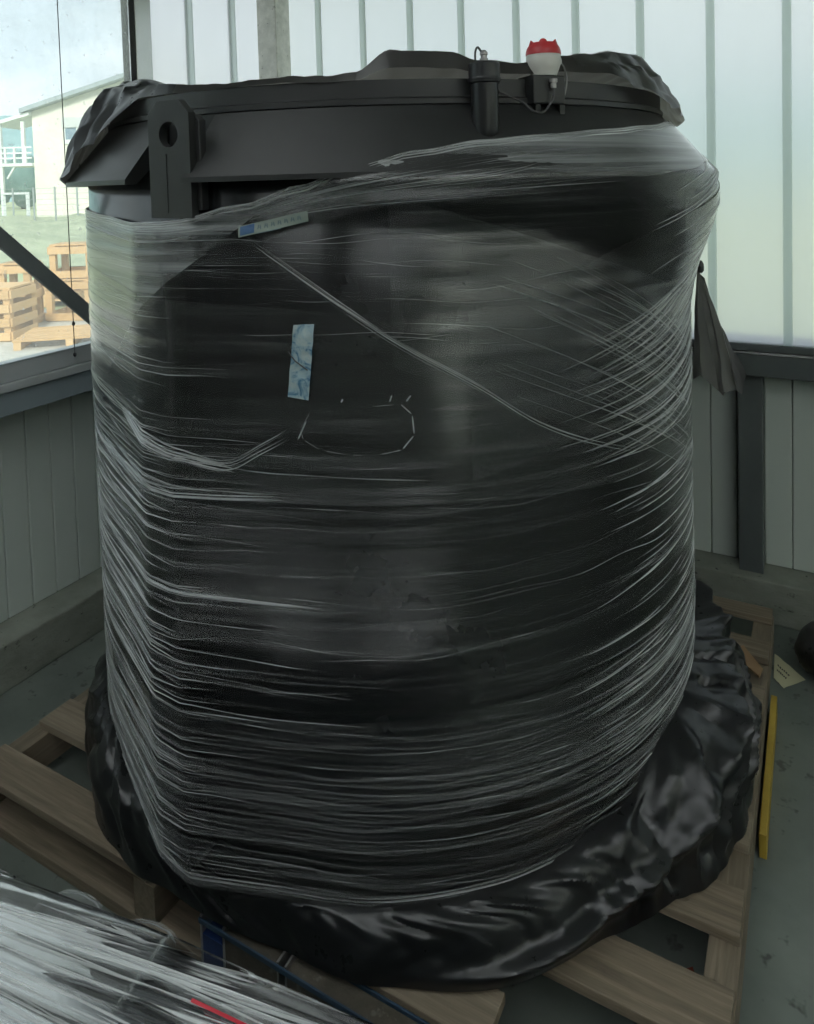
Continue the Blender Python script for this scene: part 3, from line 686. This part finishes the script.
# paper label and torn tape under the film
def patch(t0, t1, z0, z1, lift, n=10, skew=0., wav=0., m=6):
    V, Fc = [], []
    for i in range(n+1):
        for j in range(m+1):
            u, w = i/n, j/m; th = t0+(t1-t0)*u+skew*w; z = z0(u)+(z1(u)-z0(u))*w
            V.append(pol(th, film_r(th, z)+lift+wav*noise.noise((u*3, w*7, 1)), z))
    for i in range(n):
        for j in range(m): a = i*(m+1)+j; Fc.append((a, a+m+1, a+m+2, a+1))
    return V, Fc
lb = part('label_strip', patch(-79.8, -70.2, lambda u: 1.551+.029*u, lambda u: 1.572+.028*u, .0045), 'label', FM, label='narrow printed strip with a blue mark')
part('label_mark', patch(-79.5, -77.6, lambda u: 1.5545+.006*u, lambda u: 1.5715+.006*u, .0056, 4), 'label_blue', lb)
for i in range(7):
    t = -77.2+i*.92
    part('label_letter', join(patch(t, t+.16, lambda u: 1.5665+.0027*i, lambda u: 1.5745+.0027*i, .0056, 1, .1), patch(t+.4, t+.56, lambda u: 1.5665+.0027*i, lambda u: 1.5745+.0027*i, .0056, 1, -.1), patch(t+.05, t+.5, lambda u: 1.5695+.0027*i, lambda u: 1.571+.0027*i, .0056, 1)), 'label_ink', lb)
part('label_letter', patch(-77.2, -74., lambda u: 1.558+.009*u, lambda u: 1.5595+.009*u, .0056, 4), 'label_ink', lb)
tp = part('tape_strip', patch(-73.9, -71.1, lambda u: 1.248-.006*u, lambda u: 1.385+.002*u, .0055, 8, 1.1, .004, 16), 'tape', FM, smooth=True, label='crumpled bluish white strip of tape')
part('tape_cord', tube([pol(-73.6, .838, 1.335), pol(-72.6, .840, 1.318), pol(-71.0, .838, 1.300)], .0013, 6), 'cord', tp)

# ------------------------------------------------------------------ black sheeting
def crumple(p, f, seed, n=5, fall=.62):
    r = random.Random(seed); h = 0; a = 1.; tot = 0
    for i in range(n):
        d = Vector((r.uniform(-1, 1), r.uniform(-1, 1), r.uniform(-1, 1))).normalized(); q = (p.dot(d)*f*(1+.75*i)+r.random()+.35*noise.noise(p*f*.8+Vector((i*3, seed, 0)))) % 1
        h += a*(abs(q-.5)*2); tot += a; a *= fall
    return h/tot*2-1
def grid(fn, nu, nv, closed=False):
    V, Fc = [], []
    for i in range(nu if closed else nu+1):
        for j in range(nv+1): V.append(fn(i/nu, j/nv))
    for i in range(nu):
        i2 = (i+1) % nu if closed else i+1
        for j in range(nv): a, b = i*(nv+1)+j, i2*(nv+1)+j; Fc.append((a, b, b+1, a+1))
    return V, Fc
# sheet bunched round the foot
RO = [(-180, .90), (-140, .90), (-125, .88), (-116, .885), (-105, .872), (-96, .845), (-79, .845), (-64, .885), (-50, .905), (-36, .90), (-27, .92), (-16, .965), (-6, .975), (8, .965), (18, .965), (30, .945), (50, .92), (120, .9), (180, .90)]
RZ = [(-180, .30), (-120, .33), (-104, .27), (-90, .205), (-70, .225), (-45, .25), (-28, .29), (-15, .37), (10, .42), (30, .38), (60, .32), (180, .30)]
def foot(u, v):
    th = -180+360*u; ro = lerp_table(RO, th); zz = lerp_table(RZ, th)
    q = v
    if q < .15: r = R0+.002+(.012)*(q/.15); z = zz+.02-.02*(q/.15)*0
    else:
        t = (q-.15)/.85; r = R0+.012+(ro-R0-.012)*(sin(t*pi/2)**.75); z = .150+(zz+.02-.150)*(cos(t*pi/2)**.85)
    p = pol(th, r, z); nn = pol(th, 1, .5)
    env = sstep(0.05, .35, v)*(1-.7*sstep(.85, 1, v)); rt = sstep(-42, -16, th)*(1-sstep(45, 80, th)); lf = sstep(-135, -125, th)*(1-sstep(-108, -98, th)); big = .24+.75*rt+.3*lf
    x = th*.11+1.6*noise.noise((th*.03, v*1.6, 0)); tuck = (abs(x % 1-.5)*4-1)*.013 + (abs((x*2.3+.4) % 1-.5)*4-1)*.006
    vc = .95-.70*sstep(-56, 26, th); roll = .034*math.exp(-((v-vc)/.085)**2)*sstep(-62, -40, th)*(1-sstep(28, 40, th))
    d = env*big*(tuck+.034*crumple(p*.9, 3.1, 11, 4, .5)+.010*crumple(p, 9.5, 5, 3)) + roll
    p += Vector((nn.x, nn.y, .6))*d
    if p.z < .147: p.z = .147
    rr = sqrt(p.x*p.x+p.y*p.y)
    if rr < R0+.001: p.x *= (R0+.001)/rr; p.y *= (R0+.001)/rr
    return p
tag(part('base_sheeting', grid(foot, 620, 54, True), 'sheet', auto=24), 'crumpled shiny black plastic sheeting bunched round the foot of the tank', 'sheeting')
# sheet on the lid, hanging over the rim on both sides
EDGE = [(-180, 1.), (-150, 1.), (-119, 1.), (-112, .55), (-104, .03), (-92, .0), (-60, .0), (-44, .0), (-33, .0), (-24, .06), (-14, .22), (-8, .38), (30, .45), (70, .5), (110, .5), (150, .9), (180, 1.)]
RIS = [(-180, .05), (-135, .055), (-118, .06), (-104, .022), (-85, .012), (-69, .004), (-64.5, .012), (-59, .052), (-50, .044), (-46, .03), (-40, .025), (-30, .045), (-24, .065), (-12, .085), (0, .075), (25, .06), (60, .04), (180, .05)]
def lidsheet(u, v):
    th = -180+360*u; e = lerp_table(EDGE, th); up = lerp_table(RIS, th)
    tot = .762+.20*e; s = v*tot
    bulge = .012*e
    if s <= .755: r = s; z = 1.845+up*sstep(.42, .70, s)*(1-.45*sstep(.715, .755, s)*(1 if e > .04 else -.2))
    else:
        t = min(1., (s-.755)/.20); r = .757+.112*t+bulge*sin(t*pi)+.002; z = 1.845+up*.55*(1-t)+(-.195)*t+bulge
    p = pol(th, r, z)
    a = .35*sstep(.3, .6, s)+.65*sstep(.6, .72, s)
    amp = (.010+.020*e+.012*sstep(-34, -20, th)*(1-sstep(30, 60, th)))*a
    pl_ = sstep(-150, -128, th)*(1-sstep(-114, -108, th))*sstep(.74, .80, s); x_ = th*.21+.6*noise.noise((th*.05, s*5, 0)); amp += .006*pl_
    d = .014*pl_*(abs(x_ % 1-.5)*4-1)+crumple(p, 3.4, 21, 4)*amp+crumple(p, 10., 8, 3)*amp*.35
    nn = pol(th, .5 if s > .75 else .15, 1)
    p += Vector((nn.x, nn.y, nn.z*(.8 if s <= .755 else .45)))*(d+amp*.6)
    return p
ls = part('lid_sheeting', grid(lidsheet, 420, 64, True), 'sheet_top', auto=32); ls.data.materials.append(MAT['sheet'])
for f_ in ls.data.polygons:
    if -175 < math.degrees(atan2(f_.center.y, f_.center.x)) < -96: f_.material_index = 1  # one sheet: glossy black on the left, backlit grey tint elsewhere
tag(ls, 'dull black plastic sheet draped over the tank lid and rim', 'sheeting')
# loose flap standing out of the film on the right
def piece(pts, q):
    n = len(pts)-1; i = min(int(q*n), n-1); return Vector(pts[i]).lerp(Vector(pts[i+1]), q*n-i)
FLB = [(.822, .112, 1.118), (.842, .128, 1.124), (.860, .137, 1.106), (.884, .150, 1.080), (.898, .156, 1.065), (.910, .165, 1.082), (.921, .170, 1.092)]
def flap(u, v):
    p = Vector((.836, .139, 1.405)).lerp(piece(FLB, u), v); fo = Vector((.48, -.87, 0))
    return p + fo*(.030*(abs((u*2.1) % 1-.5)*2-.5)*v + .010*crumple(p, 9., 4, 3)*v) + Vector((.87, .48, 0))*(.012*sin(v*pi)*(1 if u > .5 else -.2))
FL = thing('plastic_flap', 'loose black plastic flap sticking out of the film beside the rail', 'flap', (.836, .139, 1.40))
part('fold', grid(flap, 44, 30), 'sheet_top', FL, auto=35)
FLC = [(.920, .172, 1.094), (.930, .178, 1.080), (.937, .180, 1.074), (.940, .184, 1.10), (.946, .187, 1.128)]
def flap2(u, v):
    p = Vector((.843, .147, 1.385)).lerp(Vector((.852, .152, 1.375)), u).lerp(piece(FLC, u), v)
    return p + Vector((-.2, .35, 0))*(.06*sin(v*pi)*(.3+u)) + Vector((0, 0, .006*sin(v*23)*v))
part('edge_strip', grid(flap2, 12, 30), 'sheet', FL)
part('knot', blob((.842, .146, 1.405), (.010, .010, .017), 3, 2, .4), 'sheet', FL, smooth=True)

# ------------------------------------------------------------------ canister and beacon at the rim
cn, cs = lugframe(-46.2); C0 = cn*.798
CA = thing('filter_canister', 'black capped plastic canister hanging on the tank rim', 'canister', (C0.x, C0.y, 1.724))
def up(z): return (C0.x, C0.y, z)
part('body', lathe([(.0005, 0), (.015, .001), (.0205, .005), (.0242, .013), (.0256, .024), (.0262, .115), (.0005, .115)], 36, up(1.716)), 'canister', CA, auto=40)
part('cap', lathe([(.0005, 0), (.029, 0), (.0305, .002), (.0305, .036), (.027, .040), (.0005, .041)], 36, up(1.8315)), 'canister', CA, auto=35)
part('cap_rib', lathe([(.0306, .004), (.0316, .006), (.0316, .009), (.0306, .011)], 36, up(1.8315)), 'canister', CA, auto=35)
part('fitting', lathe([(.0005, 0), (.008, 0), (.008, .006), (.006, .007), (.006, .012), (.0075, .013), (.0075, .018), (.004, .022), (.0005, .022)], 16, up(1.8726)), 'metal', CA, auto=35)
q = C0; part('hose', tube(smoothpath([q+Vector((0, 0, 1.893)), q-cs*.004+Vector((0, 0, 1.891)), q-cs*.012+Vector((0, 0, 1.900)), q-cs*.017+Vector((0, 0, 1.891)), q-cs*.0175+Vector((0, 0, 1.873))], 5), .0022, 8), 'cable', CA, smooth=True)
part('clip', join(bar(C0+Vector((0, 0, 1.80)), cn*.760+Vector((0, 0, 1.80)), .02, .012), bar(C0+Vector((0, 0, 1.765)), cn*.760+Vector((0, 0, 1.765)), .02, .012)), 'black_mat', CA)
bn, bs = lugframe(-35.0); B0 = bn*.762
BE = thing('warning_beacon', 'small white warning beacon with a red crown lens on the tank rim', 'beacon', (B0.x, B0.y, 1.853))
bo = B0+Vector((0, 0, 0))
part('housing', lathe([(.0005, 0), (.0265, 0), (.0275, .005), (.0305, .012), (.0340, .022), (.0350, .032), (.0345, .042), (.0005, .042)], 40, (bo.x, bo.y, 1.8535)), 'white_pl', BE, auto=40)
def lens(u, v):
    a = u*2*pi; top = .024+.006*max(0, cos(5*a))**.6*(1 if cos(5*a) > 0 else 0)
    z = [0, .003, .010, .017, .022, 1, .8, .75][min(int(v*7.001), 7)]
    k = int(round(v*7)); rr = (.0355, .0355, .0345, .0325, .0295, .026, .014, .0005)[k]; z = (0, .003, .009, .015, .019, top, .021, .021)[k]
    return Vector((bo.x+rr*cos(a), bo.y+rr*sin(a), 1.8957+z))
part('lens', grid(lens, 80, 7, True), 'red_pl', BE, auto=35)
part('side_knob', lathe([(.0005, -.006), (.006, -.005), (.007, 0), (.006, .006), (.0005, .007)], 14, tuple(bo+bs*.038+Vector((0, 0, 1.885)))), 'white_pl', BE, smooth=True)
BK = thing('beacon_bracket', 'black mounting box with cable gland under the white beacon', 'bracket', (B0.x, B0.y, 1.79))
bkv = [bo+bn*i+bs*j+Vector((0, 0, k)) for i in (-.03, .026) for j in (-.044, .034) for k in (1.795, 1.8525)]
part('box', (bkv, [(0, 1, 3, 2), (4, 6, 7, 5), (0, 4, 5, 1), (2, 3, 7, 6), (0, 2, 6, 4), (1, 5, 7, 3)]), 'black_mat', BK, bevel=.003)
gp0 = bo+bn*.034-bs*.002
part('cable_gland', lathe([(.0005, 0), (.006, 0), (.006, .010), (.008, .011), (.008, .018), (.0005, .018)], 14, tuple(gp0+Vector((0, 0, 1.826)))), 'metal', BK, auto=35)
part('bracket_foot', join(bar(bo+bn*.01-bs*.03+Vector((0, 0, 1.796)), bo+bn*.01-bs*.03+Vector((0, 0, 1.74)), .012, .02, up=tuple(bn)), bar(bo+bn*.01+bs*.03+Vector((0, 0, 1.796)), bo+bn*.01+bs*.03+Vector((0, 0, 1.74)), .012, .02, up=tuple(bn))), 'black_mat', BK)
e0 = C0+cs*.026
cb = thing('signal_cable', 'thin dark cable looping from the canister to the beacon box', 'cable', tuple(gp0+Vector((0, 0, 1.826))))
part('cable', tube(smoothpath([gp0+Vector((0, 0, 1.828)), gp0+Vector((0, 0, 1.81)), gp0-bs*.012+Vector((0, 0, 1.79)), gp0-bs*.035+bn*.006+Vector((0, 0, 1.776)), gp0-bs*.06+bn*.006+Vector((0, 0, 1.781)), (e0+gp0)/2+cn*.006-cs*.012+Vector((0, 0, 1.797)), e0+Vector((0, 0, 1.818))], 6), .0024, 8), 'cable', cb, smooth=True)
k0 = bo+bs*.040
cb2 = thing('beacon_cable', 'short grey cable bent beside the white beacon housing', 'cable', tuple(k0+Vector((0, 0, 1.88))))
part('cable', tube(smoothpath([k0+Vector((0, 0, 1.884)), k0+bs*.010+Vector((0, 0, 1.876)), k0+bs*.009+bn*.01+Vector((0, 0, 1.856)), k0+bs*.004+bn*.016+Vector((0, 0, 1.835)), k0+bs*.0+bn*.012+Vector((0, 0, 1.81))], 6), .0022, 8), 'metal', cb2, smooth=True)

# ------------------------------------------------------------------ things on and around the pallet
BM = thing('steel_beam', 'dusty blue steel beam lying along the front of the pallet', 'beam', (.4, -.82, .031))
ya, yb_ = -.842, -.800
part('web', bx(.052, .185, ya, yb_, .031, .131), 'dust', BM); part('web', bx(.210, 1.05, ya, yb_, .031, .131), 'dust', BM)
for yy in (ya-.0024, yb_+.0024): part('flange', bx(-.016, 1.05, yy-.0022, yy+.0022, .128, .139), 'blue', BM, bevel=.001, label='blue painted edge')
part('socket_frame', join(bx(-.016, -.010, ya, yb_, .031, .142), bx(.0455, .0515, ya, yb_, .031, .142)), 'metal', BM)
part('socket', bx(-.0095, .045, ya, yb_, .031, .105), 'blue_deep', BM, label='deep blue square socket')
part('slot_plate', join(bx(.1855, .190, ya, yb_, .031, .142), bx(.205, .2095, ya, yb_, .031, .142)), 'metal', BM)
YL = tag(part('yellow_batten', bx(-.0085, .0085, -.27, .27, 0, .06), 'yellow', None, (.991, .255, .0), bevel=.002), 'yellow painted batten lying along the right side of the pallet', 'batten')
pp = [Vector((.978, .835, .004)), Vector((1.073, .735, .003)), Vector((1.012, .66, .003)), Vector((.9815, .70, .004))]
PA = thing('printed_paper', 'pale yellow printed paper lying on the floor beside the pallet', 'paper', (1.01, .73, 0))
def pfn(u, v):
    p = pp[0].lerp(pp[1], u).lerp(pp[3].lerp(pp[2], u), v); p.z += .005*abs(noise.noise((u*3, v*3, 0))); return p
part('sheet', grid(pfn, 10, 8), 'paper', PA, smooth=True)
for k, v0 in enumerate((.36, .56)):
    for i in range(6):
        u0 = .15+i*.09
        part('printed_word', ([pfn(u0+a, v0+b)+Vector((0, 0, .0015)) for a, b in ((0, 0), (.065, 0), (.065, .075), (0, .075))], [(0, 3, 2, 1)]), 'ink', PA)
tag(part('dark_bag', blob((1.12, .80, .075), (.075, .11, .075), 5, 4, .10), 'sheet', smooth=True), 'rounded dark bag on the floor at the kerb, beyond the printed paper', 'bag')
tag(part('cardboard_scrap', ([(.868, .545, .1455), (.955, .455, .1455), (.962, .50, .1455), (.90, .60, .1455), (.868, .545, .149), (.955, .455, .152), (.962, .50, .150), (.90, .60, .148)], [(0, 3, 2, 1), (4, 5, 6, 7), (0, 1, 5, 4), (1, 2, 6, 5), (2, 3, 7, 6), (3, 0, 4, 7)]), 'card'), 'torn brown cardboard scrap on the pallet by the black sheeting', 'scrap')
tag(part('red_rag', blob((.885, -.44, .045), (.018, .035, .0145), 2, 3, .5), 'card_red', smooth=True), 'small red rag glimpsed in the gap between pallet boards', 'rag')

# ------------------------------------------------------------------ wrapped bundle in the foreground
WB = thing('wrapped_bundle', 'long bundle wrapped in milky clear film before the tank', 'bundle', (.45, -1.5, 0))
bd = Vector((cos(RD(8.1)), sin(RD(8.1)), 0)); bnn = Vector((sin(RD(8.1)), -cos(RD(8.1)), 0)); bo_ = Vector((-.056, -1.225, 0))
def bp(s, t, z): return bo_+bd*s+bnn*t+Vector((0, 0, z))
def bbox(s0, s1, t0, t1, z0, z1): return [bp(s, t, z) for s in (s0, s1) for t in (t0, t1) for z in (z0, z1)], [(0, 1, 3, 2), (4, 6, 7, 5), (0, 4, 5, 1), (2, 3, 7, 6), (0, 2, 6, 4), (1, 5, 7, 3)]
part('core', bbox(-.55, 1.1, .02, .62, 0, .49), 'bluegrey', WB, bevel=.01)
for i, t in enumerate((.075, .20, .33, .46)): part('cardboard_tube', tube([bp(-.55, t, .50), bp(1.1, t, .50)], .030, 20), 'mauve' if i < 2 else 'bluegrey', WB, smooth=True)
fo = Vector((-1.1, .13))
def btop(s, t):
    a = atan2(t-fo.y, s-fo.x)*95
    z = .548
    for tt in (.075, .20, .33, .46): z = max(z, .512+sqrt(max(0, .032**2-(t-tt)**2))) if abs(t-tt) < .032 else z
    z += .008*noise.noise((s*.8, a*.5, 0))+.006*(.4-abs(noise.noise((s*.9, a*.6, 3))))+.0025*(.4-abs(noise.noise((s*.9, a*1.5, 5))))
    return z
def bfilm(u, v):
    s = -.55+1.65*u
    if v < .75: t = -.004+.64*(v/.75); return bp(s, t, btop(s, t)+.004-.006*max(0, 1-(v/.75)*25))
    q = (v-.75)/.25; return bp(s, -.006+.006*noise.noise((s*6, q*3, 0)), btop(s, 0)-.004-.51*q)
def bfg():
    nu, nv = 150, 150; V, Fc, UVS = [], [], []
    vs = [.75+.25*(1-j/30) for j in range(31)]+[.75*j/120 for j in range(121)]
    for i in range(nu+1):
        for vv in vs:
            p = bfilm(i/nu, min(vv, .9999) if vv >= .75 and vv != .75 else min(vv, .7499)); V.append(p)
            r = p-bo_; s, t = r.dot(bd), r.dot(bnn); UVS.append((s*.8, atan2(t-fo.y, s-fo.x)*1.5 if vv < .75 else p.z))
    m = len(vs)
    for i in range(nu):
        for j in range(m-1): a = i*m+j; Fc.append((a, a+m, a+m+1, a+1))
    return V, Fc, UVS
v, f, u = bfg(); part('film_sheet', (v, f), 'film2', WB, smooth=True, uvs=u)
BV, BF, BT = [], [], []
def bcrease(s0, s1, a0, a1, wd, h):
    n = 26; base = len(BV); op = .2+.7*rnd.random()
    for i in range(n+1):
        s = s0+(s1-s0)*i/n; a = RD(a0+(a1-a0)*i/n); t = fo.y+(s-fo.x)*math.tan(a); t = max(.002, t)
        k = min(1, 5*min(i, n-i)/n+.1); z = btop(s, t)+.0035
        for dt, dh in ((-wd/2*k, 0), (0, h*k), (wd/2*k, 0)): BV.append(bp(s, t+dt, z+dh)); BT.append(op*(1 if dh else .6))
    for i in range(n):
        a = base+3*i; b = a+3; BF.extend([(a, b, b+1, a+1), (a+1, b+1, b+2, a+2)])
for i in range(220):
    s0 = U(-.1, .55); a = U(-5, 13); bcrease(s0, s0+U(.12, .5), a, a+U(-.6, .6), U(.001, .006), U(.001, .004))
set_crease_opacity(tag(part('film_crease', (BV, BF), 'crease', WB, smooth=True), kind='stuff'), BT)
for s0 in (.10, .24): 
    def fl(u, v, s0=s0): a = u*pi; return bp(s0+.05-.05*cos(a), -.004-.028*sin(a)*v+.004*noise.noise((u*6, v*4, s0)), .535-.004*v)
    part('film_tag', grid(fl, 14, 4), 'film2', WB, smooth=True, uvs=[(i*.01, j*.01) for i in range(15) for j in range(5)])
part('red_strap', ([bp(s, t, btop(s, t)+.009) for s in (.42, .49, .54, .60, .66) for t in (.058, .062)], [(2*i, 2*i+2, 2*i+3, 2*i+1) for i in range(4)]), 'red_strap', WB, label='thin red strap showing through the film')
